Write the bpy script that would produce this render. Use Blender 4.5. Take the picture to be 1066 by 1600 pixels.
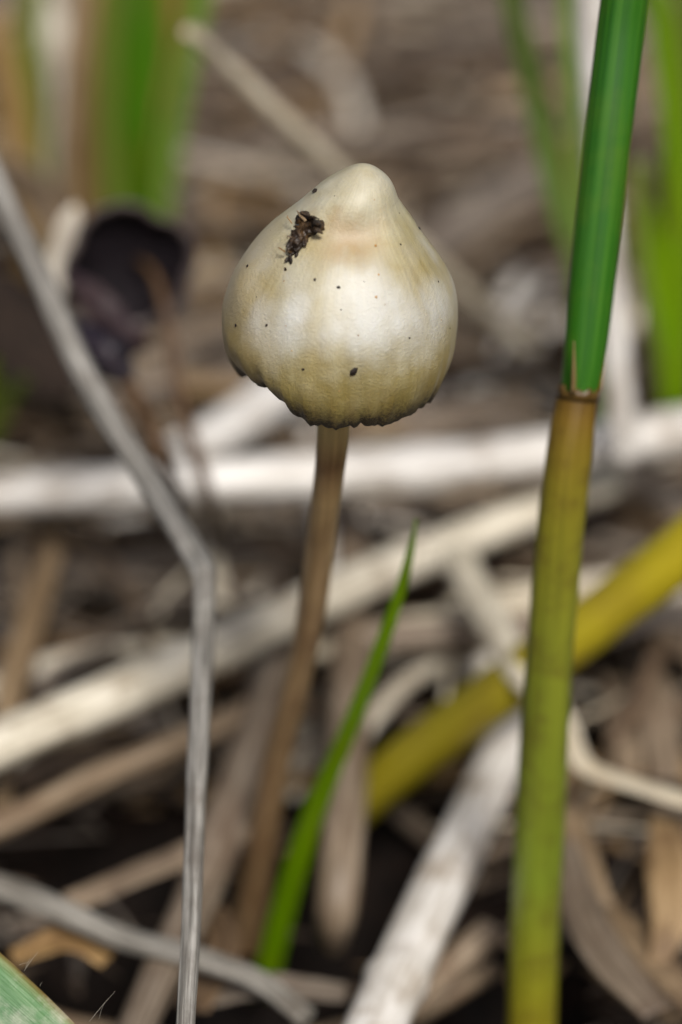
import bpy, bmesh, math, random
from mathutils import Vector, Matrix, noise
from mathutils.bvhtree import BVHTree
from mathutils.geometry import interpolate_bezier

random.seed(11)
sc = bpy.context.scene
sc.unit_settings.scale_length = 0.01            # one unit is one centimetre: this is a close-up
for o in list(bpy.data.objects): bpy.data.objects.remove(o)
COL = sc.collection

# ------------------------------------------------------------------ camera
CAM = Vector((0.0, -18.14, 14.2)); PITCH = math.radians(30)
FWD = Vector((0, math.cos(PITCH), -math.sin(PITCH))); UPV = Vector((0, math.sin(PITCH), math.cos(PITCH)))
K = 0.00493 / 20
cd = bpy.data.cameras.new('camera'); cam = bpy.data.objects.new('camera', cd); COL.objects.link(cam)
cam.location = CAM; cam.rotation_euler = (math.pi / 2 - PITCH, 0, 0)
cd.sensor_fit = 'VERTICAL'; cd.sensor_height = 36; cd.lens = 18 / (800 * K)
cd.clip_start = 0.5; cd.clip_end = 8000
cd.dof.use_dof = True; cd.dof.focus_distance = 19.3
cd.dof.aperture_fstop = cd.lens * 1e-3 / 0.68
sc.camera = cam

# ------------------------------------------------------------------ sky, sun, exposure
SUN_EL, SUN_AZ = math.radians(52), math.radians(166)      # azimuth clockwise from +Y
w = bpy.data.worlds.new('World'); sc.world = w; w.use_nodes = True
nt = w.node_tree; nt.nodes.clear()
sky = nt.nodes.new('ShaderNodeTexSky'); sky.sky_type = 'NISHITA'; sky.sun_disc = False
sky.sun_elevation = SUN_EL; sky.sun_rotation = SUN_AZ
sky.air_density = 1.0; sky.dust_density = 5.0; sky.ozone_density = 1.0
bg = nt.nodes.new('ShaderNodeBackground'); bg.inputs['Strength'].default_value = 0.055
wo = nt.nodes.new('ShaderNodeOutputWorld')
nt.links.new(sky.outputs[0], bg.inputs[0]); nt.links.new(bg.outputs[0], wo.inputs[0])
ld = bpy.data.lights.new('sun', 'SUN'); ld.energy = 3.1; ld.angle = math.radians(14); ld.color = (1.0, 0.97, 0.93)
sun = bpy.data.objects.new('sun', ld); COL.objects.link(sun)
sd = Vector((math.sin(SUN_AZ) * math.cos(SUN_EL), math.cos(SUN_AZ) * math.cos(SUN_EL), math.sin(SUN_EL)))
sun.rotation_euler = (-sd).to_track_quat('-Z', 'Y').to_euler(); sun.location = sd * 100
vs = sc.view_settings; vs.view_transform = 'Standard'; vs.look = 'None'; vs.exposure = 0.37; vs.gamma = 1; vs.use_curve_mapping = False
sc.cycles.use_denoising = True
sc.cycles.max_bounces = 8

# ------------------------------------------------------------------ helpers
def at(px, py, d):                      # a point seen at that photo pixel, d cm away along the lens axis
    return CAM + FWD * d + Vector((1, 0, 0)) * ((px - 533) * K * d) + UPV * ((800 - py) * K * d)
def at_z(px, py, z):                    # the same on the level z
    r = FWD + Vector((1, 0, 0)) * ((px - 533) * K) + UPV * ((800 - py) * K)
    return CAM + r * ((z - CAM.z) / r.z)
def depth(p): return (p - CAM).dot(FWD)

def lin(r, g, b):
    f = lambda c: (c / 255 / 12.92) if c <= 10 else ((c / 255 + 0.055) / 1.055) ** 2.4
    return (f(r), f(g), f(b), 1)

def tag(o, label=None, cat=None, group=None, kind=None):
    if label: o['label'] = label
    if cat: o['category'] = cat
    if group: o['group'] = group
    if kind: o['kind'] = kind
    return o
def empty(name, loc=(0, 0, 0)):
    o = bpy.data.objects.new(name, None); COL.objects.link(o); o.location = loc; o.empty_display_size = 0.2
    return o
def link(name, me, parent=None):
    o = bpy.data.objects.new(name, me); COL.objects.link(o)
    if parent is not None:
        o.parent = parent; o.matrix_parent_inverse = Matrix.Translation(-Vector(parent.location))
    return o

def crom(P, n):                         # Catmull-Rom through tuples of (Vector, value)
    if len(P) == 2:
        return [(P[0][0].lerp(P[1][0], i / n), P[0][1] + (P[1][1] - P[0][1]) * i / n) for i in range(n + 1)]
    out = []; m = len(P) - 1
    for i in range(n + 1):
        f = i / n * m; k = min(int(f), m - 1); t = f - k
        p1, p2 = P[k], P[k + 1]
        p0 = P[k - 1] if k else (p1[0] * 2 - p2[0], 2 * p1[1] - p2[1])
        p3 = P[k + 2] if k + 2 <= m else (p2[0] * 2 - p1[0], 2 * p2[1] - p1[1])
        h = lambda a, b, c, d: 0.5 * (2 * b + (c - a) * t + (2 * a - 5 * b + 4 * c - d) * t * t + (3 * b - a - 3 * c + d) * t ** 3)
        out.append((h(p0[0], p1[0], p2[0], p3[0]), max(h(p0[1], p1[1], p2[1], p3[1]), 1e-4)))
    return out

class MB:
    """collects swept shapes; build() links ONE mesh with uv (u round, v cm along), t (0..1 along), s (-1..1 across)"""
    def __init__(self): self.v = []; self.f = []; self.uv = []; self.t = []; self.s = []
    def add(self, co, u, v, t, s):
        self.v.append(tuple(co)); self.uv.append((u, v)); self.t.append(t); self.s.append(s); return len(self.v) - 1
    def sweep(self, path, section, up=None, close=True, hollow=0.0, twist=0.0, voff=0.0):
        """path: [(point, radius)], section(t) -> [(a, b, s)] in units of the radius, closed loop"""
        n = len(path); T = []
        for i in range(n):
            d = path[min(i + 1, n - 1)][0] - path[max(i - 1, 0)][0]
            T.append(d.normalized() if d.length > 1e-9 else Vector((0, 0, 1)))
        ref = Vector(up) if up is not None else Vector((0, 0, 1))
        if abs(ref.dot(T[0])) > 0.9: ref = Vector((0.05, -1, 0.1))
        N = (ref - T[0] * ref.dot(T[0])).normalized()
        rings = []; L = voff; prev = path[0][0]
        for i, (p, r) in enumerate(path):
            if i: N = (N - T[i] * N.dot(T[i])).normalized()
            L += (p - prev).length; prev = p
            t = i / (n - 1); B = T[i].cross(N)
            ca, sa = math.cos(twist * t), math.sin(twist * t)
            n2 = N * ca + B * sa; b2 = B * ca - N * sa
            sec = section(t); m = len(sec)
            rings.append([self.add(p + b2 * (a * r) + n2 * (b * r), j / m, L, t, s) for j, (a, b, s) in enumerate(sec)])
        m = len(rings[0])
        for i in range(n - 1):
            for j in range(m):
                k = (j + 1) % m
                self.f.append((rings[i][j], rings[i][k], rings[i + 1][k], rings[i + 1][j]))
        for e, ring in ((0, rings[0]), (1, rings[-1])):
            c = path[0][0] if e == 0 else path[-1][0]
            inw = T[0] if e == 0 else -T[-1]
            if hollow > 0:
                a = [self.add(Vector(c) + (Vector(self.v[q]) - c) * hollow, self.uv[q][0], self.uv[q][1], self.t[q], self.s[q]) for q in ring]
                b = [self.add(Vector(self.v[q]) + inw * 0.25, self.uv[q][0], self.uv[q][1], self.t[q], self.s[q]) for q in a]
                for j in range(m):
                    k = (j + 1) % m
                    for q1, q2 in ((ring, a), (a, b)):
                        fc = (q1[j], q2[j], q2[k], q1[k]); self.f.append(fc if e == 0 else fc[::-1])
                self.f.append(tuple(b[::-1]) if e == 0 else tuple(b))
            else:
                self.f.append(tuple(ring[::-1]) if e == 0 else tuple(ring))
        return rings
    def mesh(self, name, mat, smooth=True):
        me = bpy.data.meshes.new(name); me.from_pydata(self.v, [], self.f)
        uvl = me.uv_layers.new(name='uv')
        vi = [0] * len(me.loops); me.loops.foreach_get('vertex_index', vi)
        uvl.data.foreach_set('uv', [c for q in vi for c in self.uv[q]])
        for nm, arr in (('t', self.t), ('s', self.s)):
            at_ = me.attributes.new(nm, 'FLOAT', 'POINT'); at_.data.foreach_set('value', arr)
        me.polygons.foreach_set('use_smooth', [smooth] * len(me.polygons))
        for mm in (mat if isinstance(mat, (list, tuple)) else [mat]): me.materials.append(mm)
        me.update(); return me
    def build(self, name, mat, parent=None, smooth=True): return link(name, self.mesh(name, mat, smooth), parent)

def ring_sec(n=16, ribs=0, depth_=0.04, flat=1.0, seed=0.0, lump=0.05):
    def f(t):
        out = []
        for j in range(n):
            a = 2 * math.pi * j / n - math.pi / 2
            r = 1 + (depth_ * math.cos(ribs * a) if ribs else 0) + lump * noise.noise((math.cos(a) * 1.3, math.sin(a) * 1.3 + seed, t * 6 + seed))
            out.append((math.cos(a) * r, math.sin(a) * r * flat, math.sin(a)))
        return out
    return f
def blade_sec(m=7, fold=0.3, thick=0.05, curl=0.0, seed=0.0, wob=0.05):
    """a thin leaf: top line then bottom line, folded along the midrib"""
    def f(t):
        top, bot = [], []
        for j in range(m):
            x = -1 + 2 * j / (m - 1)
            y = fold * abs(x) + curl * x * x + wob * noise.noise((x * 1.2 + seed, t * 5, seed))
            e = thick * (1 - 0.6 * abs(x)) + (0.10 * thick / 0.05 * 0.3 * max(0, 1 - abs(x) * 4))
            top.append((x, y + e * 0.5, x)); bot.append((x, y - e, x))
        return top + bot[::-1]
    return f

# ------------------------------------------------------------------ materials
def new_mat(name):
    m = bpy.data.materials.new(name); m.use_nodes = True; t = m.node_tree; t.nodes.clear()
    out = t.nodes.new('ShaderNodeOutputMaterial'); b = t.nodes.new('ShaderNodeBsdfPrincipled')
    t.links.new(b.outputs[0], out.inputs[0]); return m, t, b, out
def nd(t, typ, **kw):
    n = t.nodes.new(typ)
    for k, v in kw.items():
        if k.startswith('i_'): n.inputs[k[2:].replace('_', ' ')].default_value = v
        else: setattr(n, k, v)
    return n
def ramp(t, fac, stops, interp='LINEAR'):
    r = t.nodes.new('ShaderNodeValToRGB'); r.color_ramp.interpolation = interp
    while len(r.color_ramp.elements) < len(stops): r.color_ramp.elements.new(0.5)
    for e, (p, c) in zip(r.color_ramp.elements, stops): e.position = p; e.color = c
    t.links.new(fac, r.inputs[0]); return r.outputs[0]
def mix(t, fac, a, b, mode='MIX'):
    m = t.nodes.new('ShaderNodeMix'); m.data_type = 'RGBA'; m.blend_type = mode
    for inp, v in ((m.inputs[0], fac), (m.inputs[6], a), (m.inputs[7], b)):
        if isinstance(v, (int, float)): inp.default_value = v
        elif isinstance(v, tuple): inp.default_value = v
        else: t.links.new(v, inp)
    return m.outputs[2]
def math_(t, op, a, b=None, clamp=False):
    m = t.nodes.new('ShaderNodeMath'); m.operation = op; m.use_clamp = clamp
    for inp, v in ((m.inputs[0], a), (m.inputs[1], b)):
        if v is None: continue
        if isinstance(v, (int, float)): inp.default_value = v
        else: t.links.new(v, inp)
    return m.outputs[0]
def tex_noise(t, vec, scale, detail=3, rough=0.55, mapping=None):
    if mapping:
        mp = nd(t, 'ShaderNodeMapping'); mp.inputs['Scale'].default_value = mapping; t.links.new(vec, mp.inputs[0]); vec = mp.outputs[0]
    n = nd(t, 'ShaderNodeTexNoise'); n.inputs['Scale'].default_value = scale
    n.inputs['Detail'].default_value = detail; n.inputs['Roughness'].default_value = rough
    t.links.new(vec, n.inputs['Vector']); return n.outputs[0]

GRAIN = 7.0
def plant(name, dark, mid, light, rough=0.55, fib=26, fv=1.1, bump=0.35, blot=None, blot_amt=0.5, var=0.35, trans=0.0,
          along=None, across=None, spec=0.4, sss=0.0, blot_scale=2.2):
    m, t, b, out = new_mat(name)
    uv = nd(t, 'ShaderNodeUVMap', uv_map='uv').outputs[0]
    oc = nd(t, 'ShaderNodeTexCoord').outputs['Object']
    info = nd(t, 'ShaderNodeObjectInfo')
    addv = nd(t, 'ShaderNodeVectorMath', operation='ADD'); t.links.new(uv, addv.inputs[0])
    cmb = nd(t, 'ShaderNodeCombineXYZ'); t.links.new(math_(t, 'MULTIPLY', info.outputs['Random'], 31.0), cmb.inputs[2]); t.links.new(cmb.outputs[0], addv.inputs[1])
    f1 = tex_noise(t, addv.outputs[0], 1.0, 4, 0.6, (fib, fv, 1))
    f2 = tex_noise(t, addv.outputs[0], 1.0, 2, 0.5, (fib * 3.1, fv * 0.6, 1))
    col = ramp(t, f1, [(0.28, dark), (0.5, mid), (0.74, light)])
    if along:
        at_ = nd(t, 'ShaderNodeAttribute', attribute_name='t')
        wob = math_(t, 'ADD', at_.outputs['Fac'], math_(t, 'MULTIPLY', math_(t, 'SUBTRACT', f1, 0.5), 0.05))
        g = ramp(t, wob, along)
        col = mix(t, 0.82, col, g)
        col = mix(t, 0.30, col, ramp(t, f1, [(0.3, (0.25, 0.25, 0.25, 1)), (0.7, (1.6, 1.6, 1.6, 1))]), 'MULTIPLY')
    if across:
        as_ = nd(t, 'ShaderNodeAttribute', attribute_name='s')
        g = ramp(t, math_(t, 'MULTIPLY_ADD', as_.outputs['Fac'], 0.5), across[1])
        t.nodes[-2].inputs[2].default_value = 0.5
        for n in t.nodes:
            if n.type == 'MATH' and n.operation == 'MULTIPLY_ADD': n.inputs[2].default_value = 0.5
        col = mix(t, across[0], col, g)
    if blot:
        bn = tex_noise(t, oc, blot_scale, 5, 0.65)
        fac = ramp(t, bn, [(0.48, (0, 0, 0, 1)), (0.66, (1, 1, 1, 1))])
        col = mix(t, math_(t, 'MULTIPLY', fac, blot_amt), col, blot)
    if var:
        hsv = nd(t, 'ShaderNodeHueSaturation'); t.links.new(col, hsv.inputs['Color'])
        t.links.new(math_(t, 'ADD', math_(t, 'MULTIPLY', info.outputs['Random'], var * 2), 1 - var), hsv.inputs['Value'])
        sat = math_(t, 'FRACT', math_(t, 'MULTIPLY', info.outputs['Random'], 17.3))
        t.links.new(math_(t, 'ADD', math_(t, 'MULTIPLY', sat, 0.5), 0.7), hsv.inputs['Saturation'])
        col = hsv.outputs[0]
    t.links.new(col, b.inputs['Base Color'])
    b.inputs['Roughness'].default_value = rough; b.inputs['Specular IOR Level'].default_value = spec
    if sss: b.inputs['Subsurface Weight'].default_value = sss; b.inputs['Subsurface Radius'].default_value = (0.08, 0.06, 0.03); b.inputs['Subsurface Scale'].default_value = 0.6
    bp = nd(t, 'ShaderNodeBump'); bp.inputs['Strength'].default_value = bump; bp.inputs['Distance'].default_value = 0.03
    hsum = math_(t, 'ADD', f1, math_(t, 'MULTIPLY', f2, 0.6)); t.links.new(hsum, bp.inputs['Height']); t.links.new(bp.outputs[0], b.inputs['Normal'])
    if trans:
        tr = nd(t, 'ShaderNodeBsdfTranslucent'); t.links.new(col, tr.inputs[0]); t.links.new(bp.outputs[0], tr.inputs[1])
        ms = nd(t, 'ShaderNodeMixShader'); ms.inputs[0].default_value = trans
        t.links.new(b.outputs[0], ms.inputs[1]); t.links.new(tr.outputs[0], ms.inputs[2]); t.links.new(ms.outputs[0], out.inputs[0])
    return m

M = {}
M['pale'] = plant('pale_straw', lin(150, 138, 116), lin(196, 186, 166), lin(222, 215, 202), rough=0.45, blot=lin(120, 98, 72), blot_amt=0.45, var=0.12, spec=0.5)
M['white'] = plant('bleached_straw', lin(160, 152, 140), lin(206, 201, 193), lin(230, 227, 222), rough=0.42, blot=lin(132, 114, 92), blot_amt=0.65, var=0.08, spec=0.5)
M['cream'] = plant('cream_straw', lin(156, 144, 118), lin(206, 196, 172), lin(228, 220, 202), rough=0.45, blot=lin(124, 102, 72), blot_amt=0.65, var=0.12)
M['mauve'] = plant('mauve_straw', lin(66, 55, 44), lin(116, 102, 86), lin(160, 147, 130), rough=0.5, blot=lin(84, 66, 52), blot_amt=0.55, var=0.25)
M['grey'] = plant('grey_stem', lin(62, 58, 52), lin(124, 120, 112), lin(182, 178, 170), rough=0.5, fib=30, fv=1.6, bump=0.8, blot=lin(86, 76, 66), blot_amt=0.5, var=0.1)
M['brown'] = plant('brown_litter', lin(46, 35, 25), lin(82, 65, 47), lin(124, 103, 80), rough=0.6, blot=lin(42, 30, 24), blot_amt=0.7, var=0.35)
M['tan'] = plant('tan_litter', lin(96, 75, 48), lin(142, 117, 84), lin(178, 154, 120), rough=0.55, blot=lin(80, 56, 36), blot_amt=0.6, var=0.25, trans=0.12)
M['dark'] = plant('rotten_litter', lin(20, 14, 9), lin(42, 29, 19), lin(70, 52, 38), spec=0.15, rough=0.8, blot=lin(18, 14, 12), blot_amt=0.7, var=0.35)
M['rush'] = plant('green_rush', lin(30, 78, 12), lin(42, 94, 16), lin(66, 114, 32), rough=0.36, fib=30, fv=0.18, bump=0.16, var=0, spec=0.5, sss=0.15, blot=lin(92, 116, 24), blot_amt=0.35, blot_scale=0.8)
M['sheath'] = plant('rush_sheath', lin(118, 100, 22), lin(136, 116, 30), lin(152, 134, 50), rough=0.42, fib=16, fv=0.3, bump=0.1, var=0, spec=0.45,
    along=[(0.0, lin(140, 118, 22)), (0.18, lin(132, 122, 22)), (0.36, lin(96, 120, 30)), (0.58, lin(106, 118, 30)), (0.74, lin(114, 112, 28)), (0.85, lin(110, 94, 26)), (0.93, lin(100, 74, 24)), (0.98, lin(80, 52, 20)), (1.0, lin(58, 32, 18))],
    blot=lin(70, 46, 20), blot_amt=0.35, blot_scale=3.5)
M['yellow'] = plant('yellow_stem', lin(120, 104, 12), lin(156, 140, 24), lin(180, 164, 50), rough=0.45, fib=20, fv=0.5, bump=0.2, var=0,
    along=[(0.0, lin(92, 80, 24)), (0.16, lin(106, 96, 18)), (0.34, lin(124, 114, 14)), (0.6, lin(142, 130, 14)), (1.0, lin(166, 150, 22))], blot=lin(100, 74, 32), blot_amt=0.4, blot_scale=0.9)
M['blade'] = plant('green_blade', lin(84, 126, 14), lin(114, 152, 28), lin(152, 182, 70), rough=0.42, fib=26, fv=0.3, bump=0.3, var=0.12, trans=0.45, blot=lin(128, 140, 50), blot_amt=0.4, blot_scale=1.2)
M['blade2'] = plant('olive_blade', lin(70, 88, 10), lin(98, 114, 22), lin(124, 138, 44), rough=0.45, fib=18, fv=0.3, bump=0.2, var=0.2, trans=0.3)
M['tuft'] = plant('dark_green_blade', lin(40, 82, 4), lin(60, 104, 8), lin(86, 124, 20), rough=0.45, fib=14, fv=0.3, bump=0.25, var=0.25, trans=0.2, blot=lin(96, 84, 30), blot_amt=0.5, blot_scale=0.7)
M['ochre'] = plant('ochre_blade', lin(100, 74, 22), lin(136, 104, 38), lin(164, 134, 70), rough=0.5, fib=18, fv=0.4, bump=0.2, var=0.15, trans=0.25)
M['leaf'] = plant('hairy_leaf', lin(58, 94, 52), lin(92, 128, 82), lin(140, 164, 124), rough=0.5, fib=40, fv=3.0, bump=0.35, var=0, trans=0.15,
    across=(0.55, [(0.0, lin(150, 92, 40)), (0.05, lin(120, 120, 60)), (0.12, lin(88, 130, 80)), (0.45, lin(74, 112, 76)), (0.5, lin(170, 178, 150)), (0.55, lin(80, 120, 80)), (1.0, lin(96, 128, 76))]),
    blot=lin(196, 192, 176), blot_amt=0.5, blot_scale=3.0)
M['hair'] = plant('leaf_hair', lin(160, 152, 138), lin(180, 172, 158), lin(195, 188, 175), var=0)
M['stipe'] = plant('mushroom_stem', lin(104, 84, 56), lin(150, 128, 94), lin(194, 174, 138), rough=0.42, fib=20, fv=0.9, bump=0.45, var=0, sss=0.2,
    along=[(0.0, lin(86, 62, 40)), (0.35, lin(132, 106, 74)), (0.62, lin(152, 124, 86)), (0.72, lin(178, 148, 100)), (0.80, lin(146, 108, 66)), (0.88, lin(214, 186, 124)), (1.0, lin(226, 200, 140))],  # top stops lightened to offset the cap's shadow on the stem
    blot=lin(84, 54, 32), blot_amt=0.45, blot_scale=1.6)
M['oldstipe'] = plant('decayed_stem', lin(48, 36, 26), lin(80, 60, 42), lin(118, 96, 76), rough=0.55, var=0.1, blot=lin(40, 30, 30), blot_amt=0.6)
M['oldcap'] = plant('decayed_cap_skin', lin(44, 37, 36), lin(72, 62, 60), lin(104, 93, 89), rough=0.6, var=0.0, blot=lin(48, 38, 44), blot_amt=0.5)
M['oldgill'] = plant('decayed_gills', lin(10, 8, 10), lin(18, 13, 17), lin(34, 25, 31), rough=0.75, var=0.0, spec=0.15)
M['purple'] = plant('decayed_flesh', lin(12, 9, 14), lin(24, 18, 26), lin(48, 38, 46), rough=0.5, var=0.0, blot=lin(20, 16, 26), blot_amt=0.8)
M['flake'] = plant('bark_crumb', lin(16, 10, 6), lin(40, 27, 14), lin(104, 78, 46), rough=0.5, fib=9, fv=9, bump=0.8, var=0.0, blot=lin(16, 10, 8), blot_amt=0.8, blot_scale=14)
M['speck'] = plant('soil_speck', lin(14, 10, 8), lin(34, 24, 18), lin(60, 44, 30), rough=0.6, var=0.5)
M['grit'] = plant('pale_grit', lin(120, 84, 40), lin(160, 120, 70), lin(200, 170, 120), rough=0.4, var=0.4)

def soil_mat():
    m, t, b, out = new_mat('dark_soil'); oc = nd(t, 'ShaderNodeTexCoord').outputs['Object']
    n1 = tex_noise(t, oc, 1.3, 6, 0.65); n2 = tex_noise(t, oc, 7, 5, 0.7)
    col = ramp(t, n1, [(0.3, lin(12, 9, 7)), (0.55, lin(28, 20, 15)), (0.75, lin(52, 38, 30))])
    col = mix(t, 0.5, col, ramp(t, n2, [(0.35, (0.3, 0.3, 0.3, 1)), (0.7, (1.3, 1.2, 1.1, 1))]), 'MULTIPLY')
    t.links.new(col, b.inputs['Base Color']); b.inputs['Roughness'].default_value = 0.9; b.inputs['Specular IOR Level'].default_value = 0.2
    bp = nd(t, 'ShaderNodeBump'); bp.inputs['Strength'].default_value = 0.8; bp.inputs['Distance'].default_value = 0.15
    t.links.new(n2, bp.inputs['Height']); t.links.new(bp.outputs[0], b.inputs['Normal']); return m
M['soil'] = soil_mat()

def cap_mat():
    m, t, b, out = new_mat('mushroom_cap'); oc = nd(t, 'ShaderNodeTexCoord').outputs['Object']
    uv = nd(t, 'ShaderNodeUVMap', uv_map='uv').outputs[0]
    sep = nd(t, 'ShaderNodeSeparateXYZ'); t.links.new(oc, sep.inputs[0]); X, Y, Z = sep.outputs
    su = nd(t, 'ShaderNodeSeparateXYZ'); t.links.new(uv, su.inputs[0]); HH = su.outputs[1]      # height above the margin along the skin
    n1 = tex_noise(t, oc, 1.5, 4, 0.5); n2 = tex_noise(t, oc, 4.5, 4, 0.6); n3 = tex_noise(t, oc, 46, 4, 0.7)
    strv = tex_noise(t, uv, 1.0, 2, 0.5, (75, 0.5, 1)); str2 = tex_noise(t, uv, 1.0, 3, 0.5, (26, 0.7, 1))
    # skin: pearly buff that dries ochre in irregular patches
    skin = ramp(t, n1, [(0.32, lin(150, 133, 80)), (0.50, lin(162, 149, 102)), (0.68, lin(174, 165, 130))])
    skin = mix(t, 0.25, skin, ramp(t, n2, [(0.36, lin(144, 126, 76)), (0.62, lin(182, 176, 150))]))
    fbr = tex_noise(t, uv, 1.0, 3, 0.6, (96, 1.1, 1))       # fibrils running down the skin
    skin = mix(t, 0.55, skin, ramp(t, fbr, [(0.32, (0.66, 0.63, 0.55, 1)), (0.68, (1.12, 1.12, 1.12, 1))]), 'MULTIPLY')
    zz = math_(t, 'ADD', Z, math_(t, 'MULTIPLY', math_(t, 'SUBTRACT', n2, 0.5), 0.35))
    # shade of the dent under the umbo painted in as deeper ochre, pale umbo
    ring = ramp(t, math_(t, 'DIVIDE', zz, 2.0), [(0.58, (0, 0, 0, 1)), (0.66, (1, 1, 1, 1)), (0.73, (0.8, 0.8, 0.8, 1)), (0.79, (0, 0, 0, 1))])
    rx = ramp(t, math_(t, 'ADD', math_(t, 'ABSOLUTE', math_(t, 'SUBTRACT', X, 0.06)), math_(t, 'MULTIPLY', math_(t, 'SUBTRACT', n2, 0.5), 0.25)), [(0.06, (1, 1, 1, 1)), (0.36, (0, 0, 0, 1))])
    skin = mix(t, math_(t, 'MULTIPLY', math_(t, 'MULTIPLY', ring, rx), 0.9), skin, lin(146, 116, 56))
    # silvery sky sheen painted into the skin colour round the middle of the cap
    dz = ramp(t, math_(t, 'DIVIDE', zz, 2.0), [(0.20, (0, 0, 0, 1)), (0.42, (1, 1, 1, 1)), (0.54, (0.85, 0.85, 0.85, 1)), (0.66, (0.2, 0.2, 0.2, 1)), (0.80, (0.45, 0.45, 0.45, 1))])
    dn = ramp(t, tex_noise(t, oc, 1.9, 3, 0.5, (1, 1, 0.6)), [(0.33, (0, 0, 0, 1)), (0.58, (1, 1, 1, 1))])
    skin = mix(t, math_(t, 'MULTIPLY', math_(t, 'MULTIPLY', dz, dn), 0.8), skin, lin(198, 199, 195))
    # wet olive-ochre towards the margin, striate
    zs = math_(t, 'ADD', zz, math_(t, 'MULTIPLY', math_(t, 'SUBTRACT', str2, 0.5), 0.5))
    mg = ramp(t, zs, [(0.14, (1, 1, 1, 1)), (0.66, (0, 0, 0, 1))])
    skin = mix(t, math_(t, 'MULTIPLY', mg, 0.85), skin, lin(126, 110, 44))
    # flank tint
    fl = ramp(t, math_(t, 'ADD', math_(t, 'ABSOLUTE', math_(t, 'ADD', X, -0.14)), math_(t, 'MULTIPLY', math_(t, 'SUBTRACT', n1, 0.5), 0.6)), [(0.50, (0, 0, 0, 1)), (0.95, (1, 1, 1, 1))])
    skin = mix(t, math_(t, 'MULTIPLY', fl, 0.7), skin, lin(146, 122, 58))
    sl = math_(t, 'MULTIPLY', ramp(t, HH, [(0.10, (1, 1, 1, 1)), (0.42, (0, 0, 0, 1))]), ramp(t, strv, [(0.42, (0, 0, 0, 1)), (0.64, (1, 1, 1, 1))]))
    skin = mix(t, math_(t, 'MULTIPLY', sl, 0.4), skin, lin(112, 88, 40))
    # black-brown spore-stained edge
    ze = math_(t, 'ADD', HH, math_(t, 'MULTIPLY', math_(t, 'SUBTRACT', n2, 0.5), 0.22))
    ze = math_(t, 'ADD', ze, math_(t, 'MULTIPLY', math_(t, 'SUBTRACT', n3, 0.5), 0.30))
    ed = ramp(t, ze, [(0.0, (1, 1, 1, 1)), (0.05, (1, 1, 1, 1)), (0.10, (0.6, 0.6, 0.6, 1)), (0.22, (0, 0, 0, 1))])
    skin = mix(t, math_(t, 'MULTIPLY', ed, 0.95), skin, lin(34, 24, 14))
    t.links.new(skin, b.inputs['Base Color'])
    b.inputs['Specular IOR Level'].default_value = 0.5
    t.links.new(ramp(t, n2, [(0.3, (0.42, 0.42, 0.42, 1)), (0.7, (0.6, 0.6, 0.6, 1))]), b.inputs['Roughness'])
    t.links.new(math_(t, 'MULTIPLY', math_(t, 'SUBTRACT', 1.0, ed), 0.8), b.inputs['Coat Weight']); b.inputs['Coat Roughness'].default_value = 0.48; b.inputs['Sheen Weight'].default_value = 0.04; b.inputs['Sheen Roughness'].default_value = 0.4
    b.inputs['Subsurface Weight'].default_value = 0.12; b.inputs['Subsurface Radius'].default_value = (0.12, 0.08, 0.03); b.inputs['Subsurface Scale'].default_value = 0.6
    bp = nd(t, 'ShaderNodeBump'); bp.inputs['Strength'].default_value = 0.6; bp.inputs['Distance'].default_value = 0.016
    h = math_(t, 'ADD', n3, math_(t, 'MULTIPLY', sl, 0.8)); h = math_(t, 'ADD', h, math_(t, 'MULTIPLY', n2, 1.5))
    t.links.new(h, bp.inputs['Height']); t.links.new(bp.outputs[0], b.inputs['Normal']); return m
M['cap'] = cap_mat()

# ------------------------------------------------------------------ the ground
GZ = -2.6
GAPS = [(at_z(200, 1240, -1.4), 1.30), (at_z(420, 1480, -1.4), 0.8), (at_z(80, 1215, -1.4), 0.91), (at_z(640, 1290, -1.4), 1.30), (at_z(730, 1490, -1.4), 1.04), (at_z(900, 1560, -1.4), 0.78), (at_z(420, 1390, -1.4), 0.91), (at_z(60, 480, -1.4), 1.56), (at_z(230, 1430, -1.4), 0.78)]   # hollows in the litter
def ground():
    def axis(a, b, step): 
        n = int((b - a) / step); return [a + (b - a) * i / n for i in range(n + 1)]
    far = [60, 110, 250, 700, 2000, 5000]
    xs = [-f for f in far[::-1]] + axis(-26, 26, 0.4) + far
    ys = [-f for f in far[::-1]] + axis(-22, 50, 0.4) + [70] + far[1:]
    v = []
    for y in ys:
        for x in xs:
            z = GZ + 0.45 * noise.noise((x * 0.35, y * 0.35, 3)) + 0.22 * noise.noise((x * 1.1, y * 1.1, 7)) + 0.10 * noise.noise((x * 2.6, y * 2.6, 1))
            for g_, r in GAPS: z -= 1.1 * math.exp(-(((x - g_.x) ** 2 + (y - g_.y) ** 2) / (r * r * 1.2)))
            if max(abs(x), abs(y)) > 55: z = GZ
            v.append((x, y, z))
    nx = len(xs)
    f = [(j * nx + i, j * nx + i + 1, (j + 1) * nx + i + 1, (j + 1) * nx + i) for j in range(len(ys) - 1) for i in range(nx - 1)]
    me = bpy.data.meshes.new('ground'); me.from_pydata(v, [], f); me.materials.append(M['soil'])
    me.polygons.foreach_set('use_smooth', [True] * len(f)); return tag(link('ground', me), 'dark brown soil under the straw litter', 'ground', kind='structure')
ground()

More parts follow.
